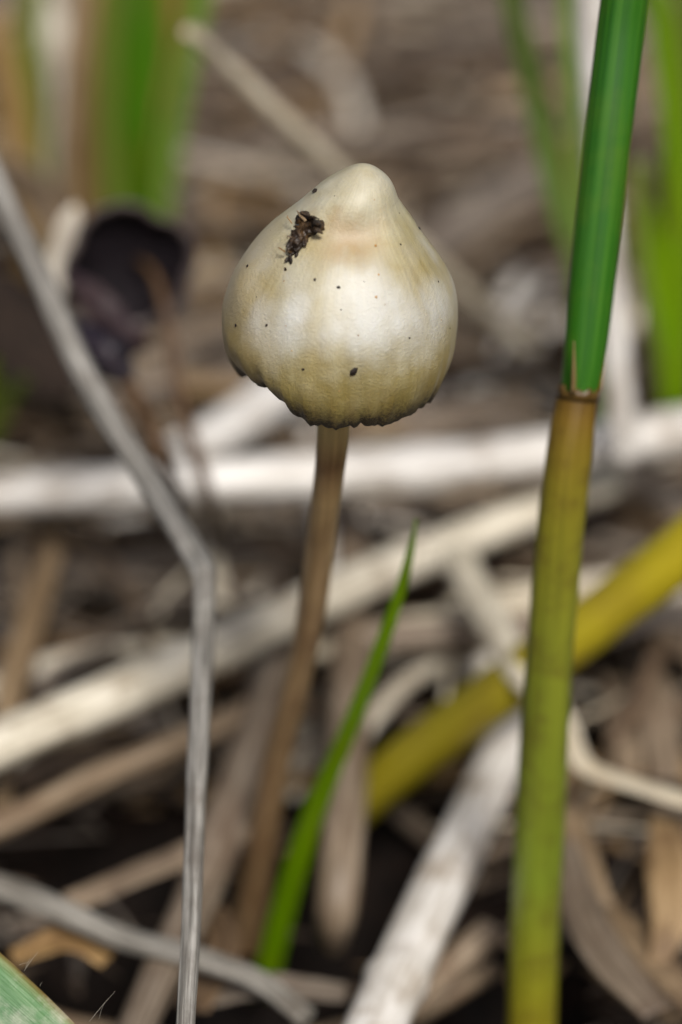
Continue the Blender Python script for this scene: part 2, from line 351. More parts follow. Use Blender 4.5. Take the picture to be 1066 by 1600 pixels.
# ------------------------------------------------------------------ the white mushroom
PROFILE = [(0.0, 0.755), (0.178, 0.82), (0.361, 0.886), (0.452, 0.9), (0.543, 0.898), (0.634, 0.889), (0.726, 0.873), (0.817, 0.85), (0.908, 0.813), (1.0, 0.762), (1.091, 0.697), (1.182, 0.627), (1.273, 0.551), (1.365, 0.474), (1.456, 0.399), (1.547, 0.324), (1.638, 0.239), (1.70, 0.175), (1.745, 0.115), (1.775, 0.058), (1.785, 0.0)]
SHIFT = [(0, 0), (0.9, 0.01), (1.25, 0.03), (1.5, 0.085), (1.68, 0.15), (1.83, 0.185)]
def interp(tab, x):
    if x <= tab[0][0]: return tab[0][1]
    for (a, b), (c, d) in zip(tab, tab[1:]):
        if x <= c: return b + (d - b) * (x - a) / (c - a)
    return tab[-1][1]
def raw_r(h): return 0.9 * math.sqrt(max(0, 1 - ((h - 0.48) / 0.9) ** 2)) if h < 0.5 else interp(PROFILE, h)
def cap_r(h):
    sg = min(0.06, max(0.006, (PROFILE[-1][0] - h) * 0.35)); ws = [math.exp(-(q / 2.2) ** 2) for q in range(-5, 6)]
    return sum(w_ * raw_r(h + q * sg / 2.2) for q, w_ in zip(range(-5, 6), ws)) / sum(ws)
CAP0 = at(531, 595, 20.0)
def make_cap(parent):
    nA, nR = 176, 90; mb = MB(); H = PROFILE[-1][0]
    hs = []
    for i in range(nR): 
        t = i / (nR - 1); hs.append(H * (1 - (1 - t) ** 1.15) if t < 1 else H)
    def pt(h, a):
        r = cap_r(h); c, s = math.cos(a), math.sin(a)
        low = max(0.0, 1 - h / 0.62) ** 1.6
        r *= 1 + 0.022 * noise.noise((c * 1.6, s * 1.6, h * 1.2)) * min(1, (H - h) / 0.5)
        # shallow pleats towards the margin, and one fold on the left
        r += 0.014 * low * math.sin(27 * a + 2.2 * noise.noise((c * 2, s * 2, 0))) + 0.010 * low * noise.noise((c * 6, s * 6, 4))
        da = math.atan2(math.sin(a - math.radians(227)), math.cos(a - math.radians(227)))
        r -= 0.05 * low * math.exp(-(da / 0.055) ** 2)
        # soft dents of the drying skin
        r += 0.030 * math.exp(-((h - 1.02) / 0.22) ** 2) * noise.noise((c * 2.4 + 5, s * 2.4, 0.4)) + 0.018 * noise.noise((c * 2.2, s * 2.2, h * 3.0 + 9)) * min(1, (H - h) / 0.6)
        # a dimple below the umbo on the near side
        r += (-0.013 * math.exp(-((h - 1.46) / 0.10) ** 2) + 0.012 * math.exp(-((h - 1.64) / 0.08) ** 2)) * (1 + 0.6 * noise.noise((c * 1.5 + 3, s * 1.5, 1)))
        if s < 0: r -= 0.075 * math.exp(-((h - 1.36) / 0.13) ** 2 - ((c - 0.05) / 0.7) ** 2) * (-s)
        rag = low ** 2 * (0.05 * noise.noise((c * 5, s * 5, 2)) + 0.022 * noise.noise((c * 15, s * 15, 3)) + 0.030 * noise.noise((c * 44, s * 44, 3)))
        db = math.atan2(math.sin(a - math.radians(214)), math.cos(a - math.radians(214)))
        rag += low * 0.22 * math.exp(-(db / 0.52) ** 4)
        return Vector((r * c + interp(SHIFT, h), r * s, h + rag))
    rows = []; 
    for i, h in enumerate(hs[:-1]):
        rows.append([mb.add(pt(h, 2 * math.pi * j / nA), j / nA, h, h / H, 0) for j in range(nA)])
    top = mb.add((interp(SHIFT, H), 0, H), 0.5, H, 1, 0)
    for i in range(len(rows) - 1):
        for j in range(nA):
            k = (j + 1) % nA; mb.f.append((rows[i][j], rows[i][k], rows[i + 1][k], rows[i + 1][j]))
    for j in range(nA): mb.f.append((rows[-1][j], rows[-1][(j + 1) % nA], top))
    # rolled edge and inside of the shell
    prev = rows[0]
    for inset, dz in ((0.02, -0.008), (0.05, 0.01), (0.09, 0.08), (0.16, 0.22), (0.30, 0.40), (0.55, 0.58), (0.66, 0.62)):
        cur = []
        for j in range(nA):
            p = Vector(mb.v[rows[0][j]]); q = Vector((p.x, p.y, 0)); 
            q = q * (1 - inset / max(q.length, 1e-6)); z = p.z * max(0, 1 - inset * 4) + dz
            cur.append(mb.add((q.x, q.y, z), j / nA, 0, 0, 0))
        for j in range(nA):
            k = (j + 1) % nA; mb.f.append((prev[k], prev[j], cur[j], cur[k]))
        prev = cur
    mb.f.append(tuple(prev))
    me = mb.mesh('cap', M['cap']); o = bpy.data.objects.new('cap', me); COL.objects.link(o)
    o.parent = parent; o.location = CAP0 - Vector(parent.location); return o
BASE = at(398, 1390, 25.2)
mush = tag(empty('mushroom', BASE), 'pearly cream pointed mushroom with a dark ragged margin on a thin brown stem', 'mushroom')
cap = make_cap(mush)
bvh = BVHTree.FromPolygons([Vector(v.co) + CAP0 for v in cap.data.vertices], [tuple(p.vertices) for p in cap.data.polygons])
g = MB()
for k in range(64):
    a = 2 * math.pi * k / 64; c, s = math.cos(a), math.sin(a)
    P = [(Vector((c * r, s * r, z)) + CAP0, wd) for r, z, wd in ((0.13, 0.46, 0.05), (0.35, 0.30, 0.09), (0.52, 0.20, 0.07), (0.60, 0.17, 0.03))]
    g.sweep(P, lambda t: [(-0.10, -1, 0), (0.10, -1, 0), (0.10, 1, 0), (-0.10, 1, 0)])
go = g.build('gills', M['oldgill'], mush, smooth=False); go['label'] = 'dark purple brown gills under the cap'
st = MB()
sp = [(BASE + Vector((-0.12, 0.2, -0.9)), 0.17), (BASE, 0.155)]
for px, py, d, wd in ((432, 1195, 23.9, 44), (462, 1075, 23.0, 44), (486, 960, 22.15, 45), (500, 850, 21.35, 45), (513, 745, 20.6, 47), (521, 660, 20.15, 51)):
    sp.append((at(px, py, d), wd * K * d / 2))
sp.append((CAP0 + Vector((-0.03, 0, 0.55)), 0.15))
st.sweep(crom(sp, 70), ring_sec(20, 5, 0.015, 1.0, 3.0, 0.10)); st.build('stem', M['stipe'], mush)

def on_cap(px, py):
    r = (at(px, py, 20) - CAM).normalized(); h = bvh.ray_cast(CAM, r)
    return h[0], h[1]
# a crumb of bark stuck to the cap: an elongated ragged lump with splinters
def crumb():
    bm = bmesh.new(); path = [(496, 358, 0.070), (482, 350, 0.070), (474, 367, 0.066), (466, 383, 0.052), (459, 397, 0.040), (452, 409, 0.026), (447, 420, 0.013)]
    pts = [on_cap(x, y) + (r,) for x, y, r in path]
    c0 = pts[2][0]
    for i, (p, n, r) in enumerate(pts):
        a_ = pts[max(i - 1, 0)][0]; b_ = pts[min(i + 1, len(pts) - 1)][0]; tn = (b_ - a_).normalized(); sd_ = n.cross(tn)
        for k in range(7 if i < 4 else 4):
            off = sd_ * random.uniform(-0.75, 0.75) * r + tn * random.uniform(-0.6, 0.6) * r + n * random.uniform(0.1, 0.8) * r
            res = bmesh.ops.create_icosphere(bm, subdivisions=2, radius=r * random.uniform(0.4, 0.8))
            rot = Matrix.Rotation(random.gauss(0, 0.5), 3, n) @ Matrix.Rotation(random.gauss(0, 0.5), 3, sd_)
            fl_ = random.uniform(0.2, 0.45); ln_ = random.uniform(1.0, 1.7)
            for v in res['verts']:
                q = Vector(v.co); q *= 1 + 0.9 * noise.noise(q * 18 + Vector((i * 3, k * 5, 0)))
                v.co = rot @ (tn * q.x * ln_ + sd_ * q.y * 0.7 + n * q.z * fl_ * 2) + (p + off) - c0
    me = bpy.data.meshes.new('bark_crumb'); bm.to_mesh(me); bm.free(); me.materials.append(M['flake'])
    me.uv_layers.new(name='uv')
    for l in me.loops: me.uv_layers['uv'].data[l.index].uv = (me.vertices[l.vertex_index].co.x, me.vertices[l.vertex_index].co.z)
    o = link('bark_crumb', me); o.location = c0
    tag(o, 'ragged dark brown bark crumb stuck to the pointed white cap', 'debris')
    n = pts[0][1]
    for (x0, y0, x1, y1, wd) in ((484, 350, 474, 337, 0.010), (492, 345, 505, 346, 0.016), (480, 340, 494, 344, 0.02), (464, 356, 459, 345, 0.005), (452, 398, 443, 392, 0.007), (462, 376, 456, 380, 0.009), (495, 362, 508, 370, 0.022), (497, 350, 507, 356, 0.028)):
        a, na = on_cap(x0, y0); b_, nb = on_cap(x1, y1)
        m = MB(); m.sweep([(a + na * 0.06, wd), (a.lerp(b_, 0.5) + na * 0.10, wd * 1.1), (b_ + nb * 0.07, wd * 0.3)], lambda t: [(-1, -0.5, 0), (1, -0.5, 0), (1, 0.5, 0), (-1, 0.5, 0)])
        m.build('splinter', M['flake'] if wd > 0.015 else M['tan'], o, smooth=False)
crumb()
def speck_mesh(seed, mat):
    bm = bmesh.new(); bmesh.ops.create_icosphere(bm, subdivisions=2, radius=1)
    for v in bm.verts: v.co *= 1 + 0.55 * noise.noise(Vector(v.co) * 1.4 + Vector((seed * 7, 0, 0))); v.co.z *= 0.6
    me = bpy.data.meshes.new('soil_speck'); bm.to_mesh(me); bm.free(); me.materials.append(mat); me.uv_layers.new(name='uv'); return me
SP = [speck_mesh(i, M['speck']) for i in range(4)]; GP = [speck_mesh(9 + i, M['grit']) for i in range(2)]
def speck(x, y, r, mat=0, label=None, grp=None):
    p, n = on_cap(x, y)
    if p is None: return
    me = random.choice(GP if mat else SP); o = link('pale_grit' if mat else 'soil_speck', me)
    q = n.to_track_quat('Z', 'Y'); o.rotation_mode = 'QUATERNION'; o.rotation_quaternion = q @ Matrix.Rotation(random.uniform(0, 6), 3, 'Z').to_quaternion()
    o.location = p + n * r * 0.25; o.scale = (r * random.uniform(0.8, 1.4), r, r)
    tag(o, label, 'debris', grp)
speck(553, 580, 0.026, 0, 'largest black soil speck low on the front of the white cap')
speck(493, 299, 0.022, 0, 'black soil speck on the upper left slope of the white cap')
for x, y in ((387, 416), (401, 464), (529, 449), (492, 437), (417, 508), (474, 577), (369, 508), (624, 333), (655, 357), (703, 513), (685, 440), (626, 382), (640, 528), (523, 306), (569, 440), (533, 484)):
    speck(x, y, random.choice((0.004, 0.005, 0.006, 0.007, 0.011)), 0, 'tiny black soil speck on the skin of the pointed white cap', 'tiny soil specks on the white cap')
for x, y in ((588, 464), (592, 429), (602, 476), (444, 439), (447, 509), (530, 611), (560, 524), (456, 548), (423, 360), (585, 312), (587, 384), (690, 500)):
    speck(x, y, random.choice((0.004, 0.005, 0.006, 0.009)), 1, 'tiny ochre grit grain on the skin of the pointed white cap', 'tiny grit grains on the white cap')

# ------------------------------------------------------------------ single stems, straws and blades that the photo shows
def P(pts):                              # (px, py, 'z' or depth, width px)
    out = []
    for px, py, q, wd in pts:
        p = at_z(px, py, float(q[1:]) - 0.5 * min(1, max(0, (py - 760) / 120))) if isinstance(q, str) else at(px, py, q)
        out.append((p, wd * K * depth(p) / 2))
    return out
def straw(label, pts, mat, n=40, flat=0.9, ribs=0, hollow=0.78, nodes=(), name='dry_straw', cat='straw', twist=0.0, lump=0.10, up=None):
    path = crom(P(pts), n); seed = random.uniform(0, 99); nn = len(path)
    path = [(p, r * (1 + 0.05 * noise.noise((i * 0.21, seed, 0)) + sum(0.14 * math.exp(-((i / (nn - 1) - q) / 0.012) ** 2) for q in nodes))) for i, (p, r) in enumerate(path)]
    m = MB(); m.sweep(path, ring_sec(18, ribs, 0.05, flat, seed, lump), hollow=hollow, twist=twist, up=up)
    return tag(m.build(name, M[mat]), label, cat)
def strip(label, pts, mat, n=36, fold=0.25, thick=0.08, curl=0.0, twist=0.0, up=None, name='dead_leaf_strip', cat='leaf', parent=None):
    path = crom(P(pts), n); seed = random.uniform(0, 99)
    m = MB(); m.sweep(path, blade_sec(9, fold, thick, curl, seed, 0.12), up=up, twist=twist)
    o = m.build(name, M[mat], parent)
    return tag(o, label, cat) if parent is None else o

# the grey dead stem with its kink
straw('thin weathered grey dead stem with a sharp kink, standing beside the white mushroom',
      [(-120, 30, 25.2, 30), (0, 300, 24.4, 36), (60, 425, 24.0, 38), (130, 580, 23.5, 40), (222, 735, 22.9, 38), (285, 835, 22.35, 37), (309, 874, 22.2, 39), (317, 890, 22.1, 41), (319, 908, 22.05, 38), (319, 945, 21.95, 35), (317, 1010, 21.8, 34), (306, 1250, 20.6, 33), (298, 1450, 19.9, 31), (289, 1610, 19.4, 30), (283, 1760, 19.0, 30)],
      'grey', n=110, ribs=7, hollow=0.7, name='dead_grass_stalk', cat='stalk', lump=0.16, up=(0, -1, 0.3))
# the rush
RB = at(828, 1640, 23.6)
rush = tag(empty('rush_plant', RB), 'upright green rush stem rising from an olive sheath with a brown torn top', 'rush')
m = MB(); m.sweep(crom([(RB + Vector((-0.05, 0.1, -0.6)), 0.2)] + P([(828, 1640, 23.6, 76), (838, 1400, 22.8, 76), (852, 1130, 22.0, 76), (868, 900, 21.4, 74), (888, 720, 20.95, 70), (904, 612, 20.8, 64)]), 80), ring_sec(48, 13, 0.012, 0.95, 2, 0.08), up=(0, -1, 0.2), hollow=0.86)
m.build('sheath', M['sheath'], rush)
m = MB(); m.sweep(crom(P([(898, 660, 20.86, 52), (906, 610, 20.8, 60), (915, 540, 20.72, 68), (930, 400, 20.55, 72), (950, 220, 20.35, 73), (968, 60, 20.2, 74), (985, -90, 20.0, 74), (1010, -420, 19.7, 70), (1030, -800, 19.5, 50), (1040, -1050, 19.4, 8)]), 90), ring_sec(48, 15, 0.012, 0.92, 5, 0.05), up=(0, -1, 0.2))
m.build('stem', M['rush'], rush)
m = MB(); m.sweep(crom(P([(896, 614, 20.6, 9), (897, 580, 20.52, 7), (897, 533, 20.46, 2)]), 12), ring_sec(6, 0, 0, 0.5), up=(0, -1, 0)); o = m.build('sheath_tip', M['ochre'], rush); o['label'] = 'thin ochre splinter of the torn sheath'
m = MB(); m.sweep(crom(P([(938, 612, 20.75, 4), (947, 540, 20.7, 5), (963, 400, 20.5, 5), (984, 220, 20.3, 5), (1002, 60, 20.15, 5), (1018, -90, 19.95, 4)]), 30), ring_sec(6, 0, 0, 0.7), up=(0, -1, 0)); o = m.build('stem_edge', M['ochre'], rush); o['label'] = 'thin ochre ridge down the side of the green stem'
# torn lip of the sheath
m = MB(); lip = P([(904, 612, 20.8, 66)])[0]; ctr, rr = lip; ax = (P([(915, 540, 20.72, 1)])[0][0] - ctr).normalized()
sx = ax.cross(Vector((0, -1, 0))).normalized(); sy = ax.cross(sx)
r0, r1 = [], []
for j in range(48):
    a = 2 * math.pi * j / 48; dirn = sx * math.cos(a) + sy * math.sin(a)
    hgt = 0.035 + 0.05 * noise.noise((math.cos(a) * 3, math.sin(a) * 3, 5)) + 0.03 * noise.noise((math.cos(a) * 9, math.sin(a) * 9, 8))
    r0.append(m.add(ctr + dirn * rr * 1.02 - ax * 0.05, j / 48, 0, 1.0, 0)); r1.append(m.add(ctr + dirn * rr * 1.01 + ax * hgt, j / 48, 0.1, 1.0, 0))
for j in range(48): m.f.append((r0[j], r0[(j + 1) % 48], r1[(j + 1) % 48], r1[j]))
o = m.build('torn_rim', M['sheath'], rush); sm = o.modifiers.new('thickness', 'SOLIDIFY'); sm.thickness = 0.012

# yellow stem
straw('thick yellow olive stem leaning diagonally behind the green rush', [(500, 1310, 26.6, 70), (575, 1240, 26.2, 78), (700, 1140, 25.8, 84), (850, 1028, 25.4, 88), (960, 945, 25.1, 90), (1066, 862, 24.8, 92), (1250, 700, 24.3, 88)], 'yellow', name='yellow_stem', cat='stem', flat=0.95, lump=0.05, up=(0, -0.3, 1))
# green blade in front
gs = tag(empty('grass_sprout', at(392, 1560, 25.6)), 'single bright green grass blade growing beside the mushroom stem', 'grass')
strip(None, [(408, 1560, 26.0, 38), (442, 1415, 25.1, 40), (486, 1275, 24.2, 38), (547, 1130, 23.2, 32), (590, 1020, 22.5, 27), (622, 930, 22.0, 21), (641, 860, 21.6, 13), (650, 812, 21.3, 3)], 'blade', fold=0.3, up=(0.3, -1, 0.2), name='blade', parent=gs)
# pale long straws
straw('bleached white straw lying level behind both the mushroom stem and the rush', [(-260, 790, 'z0.4', 70), (0, 772, 'z0.45', 74), (200, 760, 'z0.5', 76), (420, 746, 'z0.55', 80), (620, 735, 'z0.6', 84), (800, 715, 'z0.6', 80), (950, 692, 'z0.6', 78), (1066, 672, 'z0.6', 76), (1300, 640, 'z0.5', 70)], 'white', nodes=(0.52, 0.86))
straw('cream straw slanting up from the kinked grey stem past the mushroom stem', [(-250, 1270, 'z0.9', 88), (0, 1162, 'z0.75', 84), (200, 1077, 'z0.6', 80), (330, 1020, 'z0.55', 76), (450, 960, 'z0.45', 72), (650, 872, 'z0.2', 66), (800, 812, 'z0', 60), (960, 752, 'z-0.3', 54)], 'cream', nodes=(0.37,))
straw('broad silvery white straw lying between the yellow stem and the rush foot', [(480, 1850, 'z-0.15', 104), (585, 1610, 'z-0.2', 100), (650, 1470, 'z-0.3', 92), (720, 1320, 'z-0.4', 84), (790, 1175, 'z-0.5', 76), (830, 1095, 'z-0.6', 66)], 'white', nodes=(0.3,))
straw('upright brownish grey straw with a broken foot right behind the mushroom stem', [(532, 760, 'z-0.3', 52), (548, 870, 'z-0.25', 56), (548, 1000, 'z-0.2', 62), (544, 1150, 'z-0.25', 66), (536, 1300, 'z-0.4', 68), (527, 1420, 'z-0.8', 64), (520, 1480, 'z-1.4', 40)], 'mauve', hollow=0.5)
straw('short cream straw with a pointed end crossing the yellow stem', [(716, 872, 'z0.55', 54), (750, 940, 'z0.6', 58), (790, 1015, 'z0.65', 54), (815, 1065, 'z0.7', 34), (824, 1085, 'z0.7', 8)], 'cream')
strip('thin crooked cream strand bending out from behind the rush', [(868, 1085, 'z0.1', 24), (890, 1150, 'z0.1', 34), (910, 1195, 'z0.1', 34), (960, 1218, 'z0.1', 32), (1066, 1250, 'z0.2', 36), (1200, 1290, 'z0.2', 34)], 'pale', thick=0.5, fold=0.1)
straw('brownish grey straw lying level between the grass blade and the rush', [(560, 1000, 'z-0.2', 52), (640, 994, 'z-0.2', 56), (740, 990, 'z-0.2', 58), (860, 982, 'z-0.2', 60), (960, 972, 'z-0.2', 60), (1066, 962, 'z-0.2', 60), (1200, 955, 'z-0.2', 60)], 'mauve')
strip('curled pale brownish grey leaf under the right end of the yellow stem', [(900, 1010, 'z0', 40), (970, 975, 'z0', 56), (1066, 955, 'z0', 58), (1180, 960, 'z0', 50)], 'mauve', thick=0.2, fold=0.1, curl=-0.3)
straw('long brownish grey straw descending between the kinked grey stem and the mushroom stem', [(452, 960, 'z-0.3', 50), (425, 1060, 'z-0.3', 62), (385, 1190, 'z-0.35', 70), (340, 1320, 'z-0.4', 70), (290, 1440, 'z-0.45', 66), (230, 1570, 'z-0.5', 62), (180, 1680, 'z-0.5', 60)], 'mauve')
strip('narrow tan straw strip upright at the left of the cream straw', [(86, 850, 'z-0.1', 34), (60, 930, 'z0', 44), (32, 1020, 'z0', 48), (10, 1110, 'z0', 48), (0, 1290, 'z-0.2', 36)], 'tan', thick=0.3, fold=0.15, up=(0.2, -1, 0.5))
straw('thin brownish grey straw slanting over a dark hollow left of the grey stem', [(-80, 1325, 'z-0.2', 40), (20, 1280, 'z-0.2', 44), (150, 1215, 'z-0.2', 46), (270, 1165, 'z-0.2', 46), (400, 1108, 'z-0.3', 46)], 'mauve')
strip('flat brown straw strip joining the grey strand below the dark hollow', [(110, 1412, 'z-0.3', 46), (190, 1378, 'z-0.3', 50), (280, 1340, 'z-0.3', 50), (400, 1290, 'z-0.4', 44)], 'tan', thick=0.3, fold=0.12)
straw('bluish grey strand sagging behind the foot of the kinked grey stem', [(-120, 1360, 'z0', 50), (0, 1385, 'z0', 48), (100, 1425, 'z-0.1', 46), (190, 1465, 'z-0.2', 44), (290, 1492, 'z-0.3', 42), (400, 1530, 'z-0.4', 40), (480, 1590, 'z-0.5', 38)], 'grey', flat=0.7)
straw('dark grey broken straw end beside the broad silvery straw', [(600, 1600, 'z-0.9', 50), (680, 1530, 'z-0.9', 56), (765, 1458, 'z-0.9', 54)], 'mauve')
straw('long grey stalk slanting down behind the tip of the white mushroom', [(296, 48, 'z5', 26), (370, 118, 'z4.3', 30), (450, 195, 'z3.6', 32), (540, 280, 'z2.7', 33), (640, 375, 'z1.6', 32), (740, 470, 'z0.5', 30), (870, 590, 'z-0.9', 28)], 'pale', name='dry_stalk', cat='stalk')
straw('thick dull straw lying slanted behind the right shoulder of the white mushroom', [(560, 480, 'z-0.6', 70), (690, 380, 'z-0.5', 78), (780, 318, 'z-0.5', 80), (862, 268, 'z-0.5', 74)], 'mauve')
straw('silvery straw slanting behind the left side of the mushroom cap', [(270, 720, 'z-0.2', 72), (350, 672, 'z-0.2', 74), (450, 605, 'z-0.2', 76), (560, 530, 'z-0.3', 76)], 'white')
straw('tall pale reed standing behind the green rush', [(978, 720, 27.6, 40), (966, 600, 27.3, 46), (950, 400, 26.8, 50), (936, 200, 26.3, 54), (926, 0, 25.8, 60), (915, -300, 25.2, 50)], 'white', name='dry_reed', cat='reed', up=(0, -1, 0.2))
straw('dark brown straw lying level far behind the mushroom tip', [(250, 240, 'z-0.8', 44), (500, 222, 'z-0.8', 46), (700, 218, 'z-0.8', 46), (900, 205, 'z-0.8', 44)], 'brown')
strip('brownish grey dead leaf behind the tip of the grass blade', [(620, 690, 'z-0.6', 50), (720, 660, 'z-0.5', 90), (840, 640, 'z-0.6', 70)], 'mauve', thick=0.2)
strip('broad dark brown leaf added to darken the ground behind the leaning grey stalk', [(-60, 420, 'z0.2', 60), (0, 480, 'z0.2', 130), (50, 560, 'z0', 120), (110, 620, 'z-0.2', 60)], 'dark', thick=0.1, name='dark_leaf')  # added leaf; the dark shading here is put into its colour
# litter at the foot of the rush
strip('wide pale tan leaf sloping down at the right of the rush foot', [(880, 1290, 'z-0.6', 40), (905, 1400, 'z-0.5', 66), (950, 1490, 'z-0.5', 70), (1030, 1580, 'z-0.6', 60)], 'mauve', thick=0.15, curl=-0.4)
strip('light tan leaf curling near the crooked cream strand', [(1040, 1270, 'z-0.2', 50), (1050, 1360, 'z-0.2', 80), (1045, 1450, 'z-0.4', 60), (1010, 1540, 'z-0.7', 6)], 'tan', thick=0.12, curl=-0.35)
strip('orange tan leaf sliver at the right foot of the rush', [(880, 1200, 'z-0.7', 30), (900, 1300, 'z-0.6', 44), (930, 1380, 'z-0.6', 36), (960, 1420, 'z-0.7', 10)], 'tan', thick=0.15)
strip('brown leaf strip running off beside the curling light tan leaf', [(950, 1420, 'z-0.7', 40), (1010, 1490, 'z-0.6', 56), (1090, 1580, 'z-0.6', 56)], 'tan', thick=0.15)
strip('rusty brown leaf strip above the crooked cream strand', [(960, 1060, 'z-0.8', 40), (975, 1130, 'z-0.7', 60), (985, 1220, 'z-0.8', 40)], 'tan', thick=0.15)
strip('pale brownish grey leaf strip above the crooked cream strand', [(1020, 1020, 'z-0.6', 40), (1030, 1120, 'z-0.6', 60), (1040, 1220, 'z-0.7', 50)], 'mauve', thick=0.15)
strip('dark purple brown leaf under the level white straw by the rush', [(690, 900, 'z-0.7', 60), (790, 880, 'z-0.6', 100), (960, 790, 'z-0.6', 80)], 'dark', thick=0.15, name='dark_leaf')
strip('tan straw strip near the lower left corner under the grey strand', [(20, 1500, 'z-0.5', 40), (110, 1470, 'z-0.4', 60), (170, 1500, 'z-0.5', 50)], 'tan', thick=0.2)
strip('brown dead leaf low behind the foot of the kinked grey stem', [(330, 1420, 'z-0.8', 44), (350, 1480, 'z-0.7', 56), (300, 1580, 'z-0.8', 60)], 'brown', thick=0.2)
strip('brownish grey leaf strip running level near the bottom of the mushroom stem', [(330, 1560, 'z-0.8', 44), (420, 1545, 'z-0.7', 56), (540, 1555, 'z-0.8', 44)], 'mauve', thick=0.2)

# the hairy leaf
HB = at(-47, 1554, 19.55)
hl = tag(empty('hairy_leaf', HB), 'grey green hairy leaf with a reddish margin poking up below the kinked stem', 'leaf')
lp = P([(-330, 1330, 19.9, 150), (-200, 1432, 19.7, 168), (-52, 1556, 19.5, 172), (100, 1690, 19.3, 150), (240, 1830, 19.2, 90)])
m = MB(); m.sweep(crom(lp, 60), blade_sec(21, 0.10, 0.05, -0.12, 4.4, 0.05), up=UPV * 0.55 - FWD * 0.9); m.build('leaf_blade', M['leaf'], hl)
for x0, y0, x1, y1, wd in ((38, 1517, 60, 1487, 0.6), (40, 1513, 48, 1497, 0.5), (30, 1508, 46, 1503, 0.5), (63, 1541, 66, 1535, 0.6), (140, 1596, 180, 1549, 0.55), (155, 1592, 164, 1566, 0.35)):
    m = MB(); m.sweep(crom(P([(x0, y0, 19.45, wd), ((x0 + x1) / 2 - 1, (y0 + y1) / 2, 19.43, wd * 0.8), (x1, y1, 19.42, wd * 0.4)]), 6), ring_sec(5, lump=0)); m.build('hair', M['hair'], hl)

# ------------------------------------------------------------------ grass tufts behind
def tuft(label, root, blades):
    e = tag(empty('grass_tuft', at_z(root[0], root[1], -1.6)), label, 'grass', 'grass tufts behind the mushroom')
    for mat, pts, fold in blades:
        pts = [(a, b, c, d * 0.85) for a, b, c, d in pts]
        strip(None, pts, mat, parent=e, fold=fold, thick=0.08, up=(random.uniform(-0.4, 0.4), -1, 0.2), name='blade', n=24)
    return e
tuft('tuft of dark green and ochre grass blades behind the blackened mushrooms', (215, 430), [
    ('tuft', [(222, 400, 35, 50), (215, 300, 34.6, 64), (205, 150, 34.2, 66), (205, 0, 33.6, 64), (215, -220, 33, 40)], 0.3),
    ('tuft', [(232, 400, 34.6, 50), (240, 290, 34.0, 62), (262, 150, 33.4, 68), (285, 0, 32.8, 66), (320, -220, 32.2, 40)], 0.3),
    ('blade2', [(228, 400, 34.8, 40), (240, 260, 34.2, 44), (290, 90, 33.6, 36), (330, -60, 33, 20)], 0.2),
    ('ochre', [(225, 320, 33.6, 20), (228, 220, 33.2, 40), (248, 110, 32.8, 50), (268, 0, 32.4, 50), (300, -200, 32, 40)], 0.2),
    ('tuft', [(215, 400, 34, 44), (225, 280, 33.4, 56), (232, 120, 32.8, 56), (238, -60, 32.2, 50)], 0.3),
    ('blade2', [(185, 400, 33, 36), (172, 260, 32.4, 44), (168, 110, 31.8, 46), (178, -60, 31.2, 40)], 0.3),
    ('ochre', [(150, 400, 33.5, 36), (140, 260, 33, 44), (146, 110, 32.4, 44), (160, -60, 32, 40)], 0.3),
    ('blade', [(250, 380, 33.5, 24), (268, 230, 33, 34), (296, 80, 32.4, 34), (330, -60, 32, 24)], 0.3),
    ('tuft', [(240, 400, 34, 40), (255, 250, 33.4, 48), (275, 100, 32.8, 48), (305, -60, 32.2, 40)], 0.3),
    ('tuft', [(205, 400, 34, 40), (195, 250, 33.4, 44), (190, 100, 32.8, 44), (180, -60, 32.2, 40)], 0.3),
    ('blade2', [(195, 410, 35.5, 40), (180, 290, 35.2, 44), (160, 130, 35, 40), (150, -20, 34.6, 34)], 0.2)])
tuft('tuft of tan and olive withered grass blades beside the leaning grey stem', (90, 440), [
    ('tan', [(110, 420, 35, 40), (108, 280, 34.6, 48), (118, 120, 34.2, 50), (130, -40, 33.8, 44)], 0.2),
    ('pale', [(90, 300, 36, 40), (100, 120, 35.6, 54), (60, 0, 35.2, 60), (20, -120, 34.8, 60)], 0.15),
    ('ochre', [(60, 440, 35, 50), (40, 300, 34.6, 56), (20, 160, 34.2, 56), (-10, 20, 33.8, 50)], 0.2),
    ('blade2', [(70, 420, 36, 40), (60, 250, 35.6, 44), (48, 60, 35.2, 44), (60, -80, 34.8, 40)], 0.2),
    ('tan', [(130, 420, 34, 60), (80, 330, 33.6, 84), (30, 270, 33.2, 80), (-40, 240, 33, 40)], 0.15),
    ('tan', [(140, 420, 36, 40), (150, 250, 35.6, 44), (160, 60, 35.2, 44), (170, -100, 34.8, 40)], 0.2),
    ('pale', [(160, 330, 37, 40), (165, 200, 36.6, 60), (160, 60, 36, 60), (150, -80, 35.6, 50)], 0.2)])
tuft('loose tuft of narrow green blades left of the rush top', (925, 720), [
    ('blade', [(925, 720, 31.5, 30), (908, 440, 30.0, 36), (880, 340, 29.5, 42), (850, 210, 29.0, 46), (824, 100, 28.5, 44), (797, -10, 28, 38), (770, -120, 27.5, 24)], 0.3),
    ('blade', [(930, 720, 31.5, 26), (915, 400, 30.5, 34), (905, 250, 30, 38), (893, 100, 29.5, 38), (886, -60, 29, 32)], 0.3),
    ('ochre', [(920, 720, 32, 26), (900, 440, 31.5, 30), (886, 320, 31, 38), (882, 220, 30.6, 14)], 0.2)])
